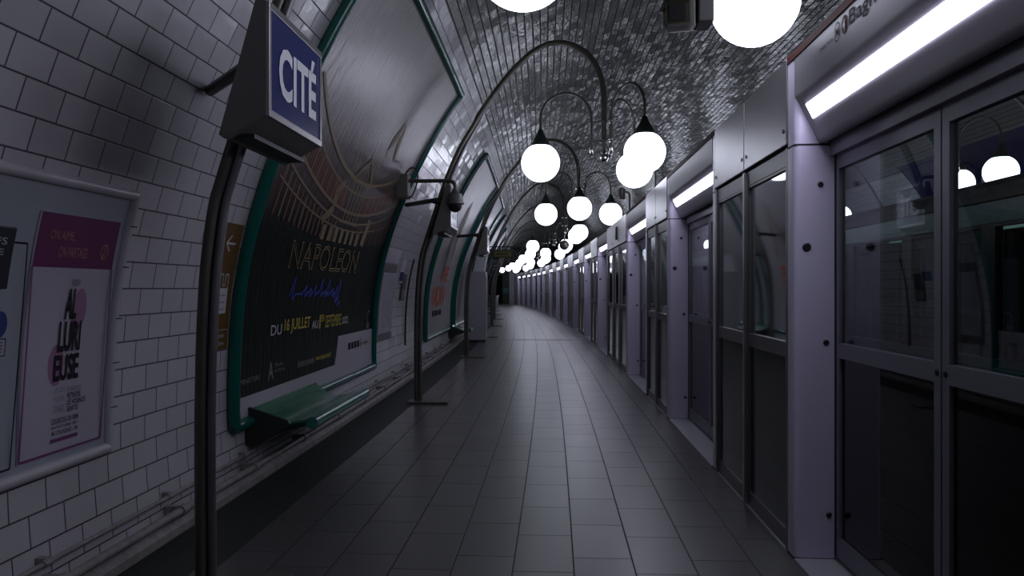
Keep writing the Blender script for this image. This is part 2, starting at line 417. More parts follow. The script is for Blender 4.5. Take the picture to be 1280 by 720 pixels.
struct(MB().prism([(-3.19, 0), (-3.13, 0), (-3.13, .004), (-3.19, .004)], S0, S1, 60, P), 'trim_1', 'gutter')
struct(MB().box(-3.16, 0, -.08, .08, -.01, .004), 'trim_2', 'strip').matrix_world = Matrix.Translation(P(22.2, 0, 0)) @ Matrix.Rotation(ang(22.2), 4, 'Z')
for k, u in enumerate((.75, 2.1, 3.0, 4.35)):
    tag(MB().prism([(u-.03, -1.2), (u+.03, -1.2), (u+.03, -1.05), (u-.03, -1.05)], S0, S1, 60, P).build('running_rail', 'rail'),
        ['steel running rail nearest the platform edge', 'second steel rail of the near track', 'first steel rail under the train', 'steel rail nearest the opposite platform'][k], 'rail', 'rails of the two tracks')
# end walls
def endwall(name, s, openings, mat):
    mb = MB(); nn = 40
    us = sorted(set([uw(0)+(2*EC-2*uw(0))*i/nn for i in range(nn+1)]+[o for op in openings for o in op[:2]]))
    for a, b in zip(us[:-1], us[1:]):
        mid = (a+b)/2
        ztop = lambda u: min(PROF, key=lambda v: abs(v.x-u) if v.y > .75 else 9).y+.05
        z0 = 0 if (mid < .4 or mid > 4.9) else -1.2
        for op in openings:
            if op[0] <= mid <= op[1]: z0 = op[3]
        mb.prism([(a, z0), (b, z0), (b, ztop(b)), (a, ztop(a))], s, s+.25, 1, P)
    return struct(mb, name, mat)
endwall('wall_end', S1-.3, [(-3.1, -1.1, 0, 2.75), (0.7, 4.7, -1.2, 3.2)], 'dark_wall')
endwall('wall_back', S0-.01, [], 'dark_wall')
struct(MB().prism([(-3.3, -.05), (-1.0, -.05), (-1.0, 2.95), (-3.3, 2.95), (-3.3, 2.75), (-1.1, 2.75), (-1.1, 0.0), (-3.3, 0.0)], S1-.1, S1+6, 1, P), 'wall_passage', 'dark_wall')
struct(MB().prism([(-3.2, 0), (-1.1, 0), (-1.1, 2.75), (-3.2, 2.75)], S1+5.9, S1+6.1, 1, P), 'wall_passage_end', 'dark_wall')
struct(MB().prism([(.5, -1.3), (4.9, -1.3), (4.9, 3.4), (.5, 3.4)], S1+5.9, S1+6.1, 1, P), 'wall_tunnel', 'dark_wall')
# ledge at the foot of the tiled wall
struct(MB().prism([(-3.74, 0), (-3.60, 0), (-3.60, .05), (-3.64, .09), (-3.74, .10)], S0, S1-.4, 70, P), 'baseboard_left', 'pipe')

# ================================================================ PLATFORM SCREEN DOORS
BOLTS = [(.14, 2.07, .016), (.065, 1.725, .024), (.17, 1.20, .016), (.185, .25, .016)]
def make_door(DL, master=True):
    t = empty('platform_screen_door', (0, 0, 0))
    # far jamb (white, rounded outer corner), facing back along the platform
    def jamb(y0, y1, face):
        ye, yi = (y0, y1) if face < 0 else (y1, y0)
        r = .035; pr = []
        sg = 1 if face < 0 else -1
        outer = [(0.0+r-r*math.cos(a), ye+sg*(r-r*math.sin(a))) for a in [PI/2*i/6 for i in range(7)]]
        prof = outer+[(.215, ye), (.215, yi), (0, yi)]
        mb = MB()
        for (z0, z1) in ((.012, 2.285),):
            k = len(prof); mb.add([(x, y, z) for z in (z0, z1) for (x, y) in prof],
                                  [tuple(range(k))[::-1], tuple(range(k, 2*k))]+[(i, (i+1) % k, (i+1) % k+k, i+k) for i in range(k)])
        j = mb.build('jamb', 'lacquer', t, smooth=40)
        mb2 = MB(); k = len(prof)
        mb2.add([(x, y, z) for z in (2.297, 2.79) for (x, y) in prof],
                [tuple(range(k))[::-1], tuple(range(k, 2*k))]+[(i, (i+1) % k, (i+1) % k+k, i+k) for i in range(k)])
        mb2.build('jamb_head', 'lacquer_grey' if False else 'lacquer', j, smooth=40)
        MB().box(.004, .215, min(ye, yi)+.004, max(ye, yi), 2.285, 2.297).build('joint', 'rubber', j)
        if face < 0:
            for (u, z, r_) in BOLTS:
                MB().lathe([(r_, .0), (r_, -.004), (r_*.75, -.009), (r_*.4, -.009), (r_*.35, -.005), (.0005, -.005)], (u, ye, z), 16, 'y').build('bolt', 'bolt', j, smooth=35)
        MB().box(-.004, .215, y0, y1, .0, .012).build('foot', 'rubber', j)
        return j
    jamb(0, .12, -1); jamb(-DL-.12, -DL, 1)
    # header: white fascia, sloping soffit with the light, rounded lip
    prof = [(0, 2.80), (0, 2.56), (.006, 2.545), (.02, 2.525), (.115, 2.335), (.12, 2.318), (.128, 2.305), (.14, 2.298), (.155, 2.297), (.17, 2.302), (.17, 2.33), (.30, 2.33), (.30, 2.80)]
    h = MB().prism(prof, -DL-.0, 0.0).build('header', 'fascia', t, smooth=30)
    MB().box(-.007, .01, -DL-.12, .12, 2.765, 2.806).build('header_stripe', 'stripe', h)['label'] = 'maroon edge stripe'
    # light lens lying in the slope
    d = Vector((.095, 0, -.19)).normalized(); n = Vector((-.19, 0, -.095)).normalized(); a0 = Vector((.02, 0, 2.525))+d*.035
    def lens(w0, w1, out, y0, y1):
        pts = []
        for o_ in (-.012, out):
            for y in (y0, y1):
                for w_ in (w0, w1): pts.append(a0+d*w_+n*o_+Vector((0, y, 0)))
        return pts
    MB().add(lens(0, .085, .005, -DL+.08, -.09), [(0, 1, 3, 2), (4, 6, 7, 5), (0, 4, 5, 1), (1, 5, 7, 3), (3, 7, 6, 2), (2, 6, 4, 0)]).build('light_tube', 'tube', t)
    # head rail above leaves
    MB().box(.19, .29, -DL, 0, 2.225, 2.36).build('head_rail', 'alu', t)
    # sliding leaves
    for (y0, y1, side) in ((-DL/2+.006, -.0, 1), (-DL, -DL/2-.006, -1)):
        mb = MB(); U0, U1 = .22, .255; st = .055
        oy = y1 if side > 0 else y0; iy = y0 if side > 0 else y1
        mb.box(U0, U1, y0, y0+st, .03, 2.24).box(U0, U1, y1-st, y1, .03, 2.24)
        mb.box(U0, U1, y0+st, y1-st, .03, .14).box(U0, U1, y0+st, y1-st, 1.12, 1.20).box(U0, U1, y0+st, y1-st, 2.15, 2.24)
        lf = mb.build('door_leaf', 'alu', t)
        MB().box(.236, .244, y0+st, y1-st, 1.20, 2.15).build('upper_glass', 'glass', lf)
        MB().box(.236, .244, y0+st, y1-st, .14, 1.12).build('lower_glass', 'glass_low', lf)
        MB().box(.225, .250, min(iy, iy-side*.012), max(iy, iy-side*.012), .03, 2.24).build('rubber_edge', 'rubber', lf)
        yb = iy+side*.028
        MB().lathe([(.013, .0), (.013, -.006), (.005, -.009)], (.22, yb, 1.16), 12, 'x').build('latch_bolt', 'bolt', lf, smooth=35)
    # dark gap seals beside jambs
    sb = MB().box(.215, .236, -.014, 0, .03, 2.24).box(.215, .236, -DL, -DL+.014, .03, 2.24)
    sb.build('seal', 'rubber', t)
    MB().box(-.002, .21, -DL, 0, .0005, .008).build('threshold', 'threshold', t)
    return t
def make_panel(L, n, clock=False):
    t = empty('fixed_screen_panel', (0, 0, 0))
    f = MB(); pw = L/n
    f.box(.0, .16, 0, .05, .0, 2.30).box(.0, .16, L-.05, L, .0, 2.30)
    f.box(.015, .15, .05, L-.05, 0, .09).box(.01, .15, .05, L-.05, 1.10, 1.19).box(.01, .15, .05, L-.05, 2.20, 2.30)
    f.build('frame', 'steel_dark', t, bevel=.003)
    for k in range(1, n):
        MB().box(-.012, .03, k*pw-.022, k*pw+.022, 0.01, 2.30).build('mullion', 'steel', t, bevel=.006)
    for k in range(n):
        a, b = k*pw+(.05 if k == 0 else .022), (k+1)*pw-(.05 if k == n-1 else .022)
        fr = MB()
        fr.box(.012, .04, a, a+.035, .09, 2.2).box(.012, .04, b-.035, b, .09, 2.2).box(.012, .04, a, b, 2.185, 2.2).box(.012, .04, a, b, .09, .105)
        fr.build('leaf_frame', 'steel_dark', t)
        MB().box(.028, .036, a+.035, b-.035, 1.19, 2.20).build('mirror_pane', 'mirror', t)
        MB().box(.026, .04, a+.035, b-.035, .09, 1.10).build('lower_panel', 'dark_glass', t)
        cb = MB().box(-.008, .3, k*pw+.006, (k+1)*pw-.006, 2.315, 2.795).build('cabinet', 'steel', t, bevel=.006)
        MB().lathe([(.012, 0), (.012, -.006), (.004, -.006)], (-.008, (k+1)*pw-.06, 2.40), 12, 'x').build('keyhole', 'bolt', cb)
        MB().lathe([(.012, 0), (.012, -.006), (.004, -.006)], (-.008, k*pw+.06, 2.40), 12, 'x').build('keyhole', 'bolt', cb)
    if clock:
        d = MB().box(-.03, .0, pw*1.2, pw*1.2+.22, 2.44, 2.68).build('display_screen', 'black', t, bevel=.004)
    return t
F = [4.24, 8.78, 13.2, 19.4, 24.0, 28.7, 34.0, 38.5, 43.4, 48.7, 52.6, 56.6, 61.3, 65.7, 70.0]
DL = 2.34
ORD = ['nearest', 'second', 'third', 'fourth', 'fifth', 'sixth', 'seventh', 'eighth', 'ninth', 'tenth', 'eleventh', 'twelfth', 'thirteenth', 'fourteenth', 'farthest']
proto = make_door(DL)
for i, s in enumerate(F):
    d = proto if i == 0 else copy_tree(proto)
    d.location = P(s, 0, 0); d.rotation_euler = (0, 0, ang(s-DL/2))
    lab = 'glass sliding screen door with white jambs nearest the camera, under the Bagneux lettering' if i == 0 else \
          f'glass sliding screen door with white lit jambs, {ORD[i]} counted from the camera' if i < 14 else \
          'farthest glass sliding platform screen door beside the dark end wall'
    tag(d, lab, 'platform door', 'platform screen doors')
    if i == 0: door0 = d
panel_cache = {}
prev = -0.30
for i, s in enumerate(F):
    a, b = prev+.12, s-DL-.12; L = round(b-a, 2); n = max(1, round(L/1.0))
    if i == 3: n = 3
    p = make_panel(b-a, n, clock=(i == 3))
    p.location = P(a, 0, 0); p.rotation_euler = (0, 0, ang((a+b)/2))
    lab = 'steel framed mirror panels on the camera side of the nearest screen door' if i == 0 else \
          f'steel framed mirror panels between the {ORD[i-1]} and {ORD[i]} screen doors from the camera'
    if i == 3: lab = 'steel framed mirror panels with a small black display above, before the fourth screen door'
    tag(p, lab, 'screen panel', 'fixed panels between the screen doors')
    prev = s
# closing wall beyond the last door and roof over the header
struct(MB().prism([(0, 0), (.3, 0), (.3, 2.8), (0, 2.8)], 70.13, S1-.3, 2, P), 'wall_screen_end', 'lacquer_grey')
struct(MB().prism([(-.5, 0), (0.3, 0), (.3, 3.1), (-.5, 3.1)], S1-.75, S1-.4, 1, P), 'wall_screen_return', 'lacquer_grey')
struct(MB().prism([(0, 0), (.3, 0), (.3, 2.8), (0, 2.8)], S0, -.3-DL-.12, 2, P), 'wall_screen_start', 'lacquer_grey')
dd = copy_tree(proto); dd.location = P(-.3, 0, 0); dd.rotation_euler = (0, 0, ang(-1.5))
tag(dd, 'glass sliding platform screen door just behind the camera, outside the photo', 'platform door', 'platform screen doors')
struct(MB().prism([(.05, 2.81), (.33, 2.81), (.33, 2.83), (.05, 2.83)], -.3-DL, 73, 60, P), 'trim_3', 'steel_dark')
# lettering on the nearest header, read with the back to the wall: left to right is towards the camera
def fas(s0):
    def f(x, y, o=.003): return (-o, s0-4.24-x, y)
    return f
f0 = fas(4.24)
hd = [c for c in children(door0) if c.name.startswith('header')][0]
mb = MB().text('DIRECTION', f0, .42, .60, 2.672, 2.690, .01)
mb.text('Bagneux', f0, .80, 1.34, 2.655, 2.745, .012); mb.build('header_lettering', 'ink', hd, fixn=False)
ring = []
for k in range(33): a = 2*PI*k/32; ring.append((.655+.036*math.cos(a), 2.695+.043*math.sin(a)))
mb = MB().strip(ring, f0, .006); mb.text('M', f0, .633, .677, 2.673, 2.717, .01); mb.build('metro_symbol', 'ink', hd, fixn=False)
mb = MB().poly([(.745+.034*math.cos(2*PI*k/32), 2.70+.043*math.sin(2*PI*k/32)) for k in range(32)], f0); mb.build('line_number_disc', 'stripe', hd, fixn=False)
MB().text('4', lambda x, y: f0(x, y, .006), .730, .760, 2.675, 2.725, .02).build('line_number', 'white_print', hd, fixn=False)

# ================================================================ GLOBE LAMPS
MAST = [(-3.07, .02), (-3.075, .85), (-3.055, 1.49), (-3.01, 1.88), (-2.965, 2.05), (-2.84, 2.44), (-2.70, 2.86), (-2.59, 3.13), (-2.47, 3.38), (-2.325, 3.63),
        (-2.24, 3.79), (-1.99, 4.15), (-1.75, 4.42), (-1.54, 4.59), (-1.30, 4.68), (-1.045, 4.64), (-.835, 4.50), (-.71, 4.27), (-.66, 4.02), (-.657, 3.7), (-.657, 3.32)]
def smoothpath(p, n=4):
    out = []
    q = [Vector(x) for x in p]
    for i in range(len(q)-1):
        a, b, c, d = q[max(i-1, 0)], q[i], q[i+1], q[min(i+2, len(q)-1)]
        for k in range(n):
            t = k/n
            out.append(.5*((2*b)+(-a+c)*t+(2*a-5*b+4*c-d)*t*t+(-a+3*b-3*c+d)*t**3))
    out.append(q[-1]); return out
def make_lamp(angles, skip=(), base=True):
    t = empty('arched_globe_lamp', (0, 0, 0))
    pts = smoothpath([(u, 0, z) for u, z in MAST])
    MB().tube([(p.x-.026*min(1, max(0, (-2.0-p.x)/.5)), 0, p.z) for p in pts], [.031 if p.x < -2.3 else .036 for p in pts], 14).build('mast', 'pole', t, smooth=50)
    low = [(p.x+.026*min(1, max(0, (-1.75-p.x)/.6)), .008, p.z) for p in pts if p.x < -1.76]
    MB().tube(low, .022, 10).build('cable_tube', 'steel_dark', t, smooth=50)
    MB().box(-3.20, -2.67, -.13, .13, .002, .028).build('base_plate', 'plate_steel', t, bevel=.006)
    br = MB().tube([(-2.80, 0, 2.655), (-3.34, .62, 2.655)], .032, 8); br.build('wall_bracket', 'black', t)
    cx = -.657
    for z in (3.64, 3.40):
        MB().lathe([(.075, -.018), (.085, -.008), (.085, .008), (.075, .018)], (cx, 0, z), 20).build('collar', 'chrome', t, smooth=40)
    st = MB().lathe([(.018, .0), (.022, -.05), (.04, -.09), (.022, -.1), (.015, -.12)], (cx, 0, 3.34), 16)
    st.build('stem', 'chrome', t, smooth=50)
    MB().sphere((cx, 0, 3.185), .058, 20, 12).build('ball_finial', 'chrome', t, smooth=80)
    for k, adeg in enumerate(angles):
        a = math.radians(adeg); dx, dy = math.cos(a), math.sin(a)
        if k in skip: continue
        R0, R1 = .16, .82; rc = (R0+R1)/2; rr = (R1-R0)/2
        path = [(R0, 3.26), (R0, 3.45), (R0, 3.66)]+[(rc-rr*math.cos(PI*q/16), 3.70+rr*math.sin(PI*q/16)) for q in range(17)]+[(R1, 3.62), (R1, 3.54)]
        arm = MB().tube([(cx+r*dx, r*dy, z) for r, z in path], .0165, 10).build('arm', 'pole', t, smooth=50)
        MB().lathe([(.026, .02), (.026, -.02), (.012, -.035), (.02, -.05), (.004, -.06)], (cx+R0*dx, R0*dy, 3.27), 12).build('arm_finial', 'chrome', arm, smooth=50)
        for z in (3.64, 3.40):
            MB().tube([(cx+.07*dx, .07*dy, z), (cx+(R0+.03)*dx, (R0+.03)*dy, z)], .011, 8).build('arm_strut', 'chrome', arm, smooth=50)
        MB().lathe([(.02, .215), (.036, .20), (.042, .165), (.066, .12), (.095, .07), (.115, .03), (.125, -.01), (.11, -.02)], (cx+R1*dx, R1*dy, 3.355), 24).build('lamp_cap', 'cap', arm, smooth=50)
        MB().sphere((cx+R1*dx, R1*dy, 3.13), .25, 36, 20).build('globe', 'globe', t, smooth=80)
    return t
A1 = (178, -58, 55)
lampA = make_lamp(A1); lampB = make_lamp((268, 148, 28)); lampD = make_lamp((121, 232, 0), skip=(2,)); lampC = make_lamp((60, -60, 180), skip=(2,))
GRP = 'arched triple globe lamps along the tiled wall'
LS = [(sL(3.9), lampA, 0), (sL(10.07), 'A', 0), (sL(16.6), lampB, 0), (sL(23.3), lampC, 0), (sL(30.0), 'A', 12), (sL(36.6), 'B', 0), (sL(43.1), 'A', 0), (sL(49.6), 'B', 0), (sL(56.2), 'A', 20), (sL(62.7), 'B', 10), (sL(69.2), 'A', 0)]
proto_of = {'A': lampA, 'B': lampB}
LAMP_S = []
for i, (s, p, _) in enumerate(LS):
    o = copy_tree(proto_of[p]) if isinstance(p, str) else p
    o.location = P(s, 0, 0); o.rotation_euler = (0, 0, ang(s)); LAMP_S.append(s)
    what = ['tall arched lamp nearest the camera, its mast passing behind the large CITÉ sign box', 'tall arched bronze lamp with three white globes and dome camera beside its mast',
            'arched lamp with three white globes, third mast from the camera', 'arched lamp with only two white globes, mast beside the yellow sign'][i] if i < 4 else \
        f'arched triple globe lamp far down the platform, {ORD[i]} mast counted from the camera'
    tag(o, what, 'lamp', GRP)
for k in range(10):
    s = -.2+6.5*k
    o = copy_tree(lampA) if k != 2 else lampD; o.location = P(s, 2*EC-.35, .17); o.rotation_euler = (0, 0, ang(s)+PI)
    tag(o, 'arched globe lamp on the opposite platform, '+('seen through the nearest screen door' if k == 2 else f'{ORD[k]} mast along it'), 'lamp', 'arched lamps on the opposite platform')
# ================================================================ STATION NAME BOXES
def make_sign():
    t = empty('station_name_sign', (0, 0, 0)); y0, y1 = -.40, .37
    MB().prism([(-2.61, 2.27), (-2.61, 2.79), (-2.66, 2.80), (-2.83, 2.19), (-2.80, 2.17)], y0, y1).build('housing', 'sign_metal', t, bevel=.004)
    f = MB().box(-2.612, -2.595, y0, y1, 2.27, 2.305).box(-2.612, -2.595, y0, y1, 2.755, 2.79).box(-2.612, -2.595, y0, y0+.03, 2.305, 2.755).box(-2.612, -2.595, y1-.03, y1, 2.305, 2.755)
    f.build('face_frame', 'steel', t, bevel=.003)
    fc = MB().box(-2.612, -2.602, y0+.03, y1-.03, 2.305, 2.755).build('name_plate', 'signblue', t)
    MB().text('CITÉ', lambda x, y: (-2.599, x, y), -.27, .28, 2.39, 2.70, .03).build('lettering', 'white', fc, fixn=False)
    MB().box(-2.79, -2.68, y0+.04, y1-.04, 2.18, 2.20).build('underside', 'black', t)
    MB().tube([(-2.70, -.2, 2.6), (-2.88, 0, 2.62)], .018, 8).tube([(-2.70, .2, 2.6), (-2.88, 0, 2.62)], .018, 8).build('bracket', 'black', t)
    return t
sg = make_sign()
for i in range(3):
    o = sg if i == 0 else copy_tree(sg); s = LAMP_S[i]
    o.location = P(s, 0, 0); o.rotation_euler = (0, 0, ang(s))
    tag(o, ['blue enamel CITÉ station name in a grey sign box, on the nearest lamp mast', 'white edged sign box on the second lamp mast, seen end-on beside the dome camera',
            'sign box seen end-on on the third lamp mast, in front of the tall white cabinet'][i], 'sign', 'station name boxes on the masts')

# ================================================================ CAMERAS
t = empty('dome_camera', P(LAMP_S[1], 0, 0), ang(LAMP_S[1]), 'grey dome security camera hanging from a horizontal arm beside the second lamp mast', 'camera')
t_y = -.42
MB().tube(smoothpath([(-3.2, t_y, 2.84), (-3.0, t_y, 2.84), (-2.66, t_y, 2.84), (-2.58, t_y, 2.83), (-2.545, t_y, 2.79), (-2.54, t_y, 2.70)], 4), .024, 10).build('arm', 'pole', t, smooth=50)
MB().lathe([(.03, 2.74), (.045, 2.70), (.085, 2.67), (.10, 2.60), (.10, 2.57), (.115, 2.565), (.115, 2.55), (.09, 2.545)], (-2.54, t_y, 0), 24).build('housing', 'sign_metal', t, smooth=40)
MB().sphere((-2.54, t_y, 2.53), .085, 24, 14).build('dome', 'rubber', t, smooth=80)
MB().box(-3.27, -3.12, t_y-.10, t_y+.10, 2.62, 2.92).build('wall_box', 'sign_metal', t, bevel=.01)
MB().tube(smoothpath([(-3.18, t_y-.02, 2.9), (-3.10, t_y-.02, 3.0), (-3.02, t_y, 2.97), (-3.02, t_y, 2.82), (-3.08, t_y, 2.66), (-3.14, t_y, 2.64)], 5), .01, 8).build('cable', 'black', t, smooth=50)

t = empty('box_camera', P(LAMP_S[0], 0, 0), ang(LAMP_S[0]), 'boxy black and grey surveillance camera hanging beside the nearest globe at top right', 'camera')
ub, yb = -.635, .02; BC = (-.71, .02, 2.83); TY = math.radians(-14), math.radians(17)
def octo(c, w_, h_, ch): 
    x, z = c; return [(x-w_+ch, z-h_), (x+w_-ch, z-h_), (x+w_, z-h_+ch), (x+w_, z+h_-ch), (x+w_-ch, z+h_), (x-w_+ch, z+h_), (x-w_, z+h_-ch), (x-w_, z-h_+ch)]
MB().prism(octo((ub-.075, 2.835), .076, .08, .025), yb-.10, yb+.20).turn(BC, *TY).build('camera_body', 'sign_metal', t, bevel=.003)
MB().prism([(ub-.16, 2.86), (ub-.13, 2.92), (ub-.02, 2.925), (ub+.0, 2.90), (ub-.02, 2.905), (ub-.125, 2.905), (ub-.15, 2.85)], yb-.13, yb+.22).turn(BC, *TY).build('sun_shield', 'black', t)
MB().prism(octo((ub-.078, 2.84), .058, .058, .012), yb-.108, yb-.10).turn(BC, *TY).build('window_frame', 'olive', t)
MB().box(ub-.117, ub-.04, yb-.113, yb-.106, 2.805, 2.88).turn(BC, *TY).build('lens_window', 'rubber', t)
MB().box(ub-.125, ub-.02, yb-.112, yb-.106, 2.775, 2.792).turn(BC, *TY).build('front_plate', 'steel', t)
MB().box(ub+.0, ub+.075, yb-.07, yb+.07, 2.775, 2.92).build('mounting_block', 'black', t, bevel=.008)
MB().tube([(ub+.045, yb, 2.90), (ub+.045, yb, 3.62)], .014, 10).tube([(ub+.045, yb, 3.62), (-.64, 0.02, 3.62)], .012, 8).build('drop_rod', 'pole', t, smooth=50)

t = empty('hanging_dome_camera', P(LAMP_S[3], 0, 0), ang(LAMP_S[3]), 'dark round dome camera hanging low under the fourth lamp, in front of its globes', 'camera')
MB().tube([(-.657, 0, 3.22), (-.657, 0, 2.9)], .02, 8).build('drop_rod', 'pole', t)
MB().sphere((-.657, 0, 2.80), .15, 24, 14).build('dome', 'pole', t, smooth=80)
for k, s in enumerate((10.35, 13.35)):
    t = at('header_camera', s, .06, 2.84, ['small camera on a short bent post above the mirror panels, below the rightmost globes', 'small camera on a short upright post above the third screen door'][k], 'camera', 'small cameras on top of the screen doors')
    MB().tube([(0, 0, 0), (0, 0, .26), (-.02, 0, .32), (-.10, 0, .34)], .018, 8).build('post', 'pole', t, smooth=50)
    MB().lathe([(.05, -.10), (.055, -.09), (.055, .08), (.03, .10)], (-.13, 0, .30), 14, 'z').build('camera_body', 'steel_dark', t, smooth=50)

# ================================================================ LEFT WALL: posters and panels
def wtube(mb, pts, off, r, seg=10, closed=False):        # tube over wall coordinates (s, z)
    return mb.tube([W(s, z, off) for s, z in pts], r, seg, closed)
def seg_pts(a, b, n): return [(a[0]+(b[0]-a[0])*i/n, a[1]+(b[1]-a[1])*i/n) for i in range(n+1)]
def billboard(s0, s1, z0, z1, label, art, group=None, r=.047):
    t = empty('framed_billboard', W((s0+s1)/2, z0), 0, label, 'poster', group)
    MB().slab(W, s0-.02, s1+.02, z0-.02, z1+.02, 10, 24, -.0, .03).build('backing', 'steel_dark', t, world=True)
    pr = MB().slab(W, s0+.03, s1-.03, z0+.03, z1-.03, 10, 28, .03, .036).build('poster_print', art, t, world=True, smooth=40)
    for a, b, n in (((s0, z0), (s0, z1), 28), ((s1, z0), (s1, z1), 28), ((s0, z0), (s1, z0), 10), ((s0, z1), (s1, z1), 10)):
        q = seg_pts(a, b, n)
        # profiled bar: rounded front, flat back
        mb = MB(); wtube(mb, q, .045, r, 12)
        mb.build('frame_bar', 'teal', t, world=True, smooth=50)
    return t, pr
GB = 'teal framed billboards along the tiled wall'
b1, pr1 = billboard(5.50, 10.02, .46, 4.08, 'large glossy NAPOLEON exhibition poster in a teal frame behind the nearest lamp', 'art', GB)
Q = lambda x, y, o=.042: W(x, y, o)
def on(b): return dict(parent=b, world=True, fixn=False)
sz = lambda Z: sL(Z)
# artwork: galleries of an illuminated courtyard, generic
g = MB(); rd = MB(); gl = MB(); dk = MB()
ca, cb_ = 6.2, 9.6
def bow(x, zmid, amp): u = (x-7.9)/1.9; return zmid+amp*(u*u)
for zc, amp, wd in ((2.62, .42, .035), (2.50, .36, .02), (2.30, .30, .03), (2.20, .26, .02), (2.12, .2, .015)):
    g.strip([(x, bow(x, zc, amp)) for x in [5.72+i*.136 for i in range(31)]], Q, wd)
for i in range(64):
    x = 5.75+i*.065
    if abs(x-7.95) < .35: continue
    zt, zb = bow(x, 2.48, .36), bow(x, 2.31, .30)
    (rd if i % 3 else g).strip([(x, zt), (x, zb)], Q, .028)
    zt, zb = bow(x, 2.18, .25), bow(x, 1.98, .10)
    if i % 2: (rd if i % 4 == 1 else g).strip([(x, zt), (x, zb)], Q, .022)
for k, x in enumerate((7.7, 7.83, 7.96, 8.09, 8.22)): g.strip([(x, 2.2), (x, 2.62)], Q, .03)
g.strip([(7.6, 2.62), (7.96, 2.88), (8.32, 2.62), (7.6, 2.62)], Q, .035); g.strip([(7.6, 2.2), (8.32, 2.2)], Q, .03)
for k in range(7): gl.strip([(7.2+k*.21, 1.98), (7.2+k*.21, 2.12)], Q, .11)
for k in range(26):
    x = 5.8+k*.16; gl.strip([(x, bow(x, 2.66, .42)), (x+.05, bow(x, 2.66, .42)+.25+.2*random.random())], Q, .008)
gl.strip([(8.35, 3.12), (8.5, 3.36), (8.62, 3.30), (8.75, 3.0), (8.6, 3.2), (8.5, 3.22), (8.35, 3.05)], Q, .05)
g.strip([(7.05, 2.15), (7.3, 2.3), (7.2, 2.45), (7.4, 2.55)], Q, .09); g.strip([(8.75, 2.0), (8.8, 2.3)], Q, .14)
g.build('gallery_drawing', 'dim_gold', **on(b1)); rd.build('red_gallery_drawing', 'rust_print', **on(b1)); gl.build('light_drawing', 'dim_gold', **on(b1))
MB().text('NAPOLEON', Q, sz(6.65), sz(8.95), 1.68, 1.93, .0).build('title_lettering', 'gold_print', **on(b1))
MB().text('NAPOLEON', lambda x, y: Q(x, y, .045), sz(6.65)+.008, sz(8.95)-.008, 1.687, 1.923, -.022).build('title_inner_lettering', 'ink', **on(b1))
scr = []
for k, (x, zt, zb) in enumerate([(6.95, 1.62, 1.42), (7.3, 1.55, 1.44), (7.45, 1.52, 1.44), (7.6, 1.56, 1.44), (7.8, 1.62, 1.44), (7.95, 1.5, 1.43), (8.05, 1.62, 1.44), (8.2, 1.52, 1.44), (8.35, 1.55, 1.38), (8.45, 1.62, 1.33)]):
    scr += [(x-.1, zb+.03), (x+.02, zt), (x-.02, zb), (x+.08, zb+.05)]
MB().strip(scr, lambda x, y: Q(x-.25, y-.02), .016).build('blue_script', 'blue_print', **on(b1))
words(b1, 'white_print', Q, [('DU', sz(6.42), sz(6.68), 1.10, 1.19, .01), ('AU', sz(7.52), sz(7.72), 1.10, 1.18, .01), ('2022', sz(8.62), sz(8.86), 1.10, 1.18, .01)], 'small_date_lettering')
words(b1, 'yellow_print', Q, [('16 JUILLET', sz(6.74), sz(7.46), 1.09, 1.23, .015), ('1', sz(7.76), sz(7.80), 1.09, 1.23, .01), ('ER', sz(7.83), sz(7.92), 1.16, 1.23, .01), ('SEPTEMBRE', sz(7.97), sz(8.58), 1.09, 1.22, .0)], 'date_lettering')
Qp = lambda x, y: W(x, y, .039)
mb = MB()
for a in range(9): mb.poly([(5.56+a*.28, .50), (5.56+(a+1)*.28, .50), (5.56+(a+1)*.28, .66), (5.56+a*.28, .66)], Qp)
mb.poly([(8.08, .50), (8.32, .50), (8.32, .94), (8.20, .66), (8.08, .66)], Qp)
for a in range(6):
    for h in range(6): mb.poly([(8.32+a*.274, .50+h*.078), (8.32+(a+1)*.274, .50+h*.078), (8.32+(a+1)*.274, .578+h*.078), (8.32+a*.274, .578+h*.078)], Qp)
mb.build('white_credit_band', 'paper', **on(b1))
words(b1, 'grey_print', Q, [('Informations et réservations', 6.95, 7.45, .76, .83, .005), ('MINISTERE', 5.62, 6.02, .76, .80), ('A', 6.2, 6.32, .73, .88, .02), ('Musée', 6.36, 6.55, .83, .86), ('de l\'Armée', 6.36, 6.6, .78, .81)], 'info_lettering')
MB().text('www.musee-armee.fr', Q, 7.5, 8.05, .77, .83, .008).build('web_lettering', 'yellow_print', **on(b1))
mb = MB()
for k in range(4): mb.box(0, 0, 0, 0, 0, 0) if False else mb.poly([(8.75+k*.14, .78), (8.86+k*.14, .78), (8.86+k*.14, .86), (8.75+k*.14, .86)], Q)
mb.text('Le Figaro', Q, 9.4, 9.75, .78, .84, .01); mb.text('i', Q, 9.33, 9.36, .76, .88, .02)
mb.build('sponsor_logos', 'ink', **on(b1))
MB().strip([(9.72+.07*math.cos(a*.4), 1.12+.09*math.sin(a*.4)) for a in range(2, 15)], Q, .018).text('m', Q, 9.64, 9.76, .99, 1.04, .02).build('crest', 'grey_print', **on(b1))

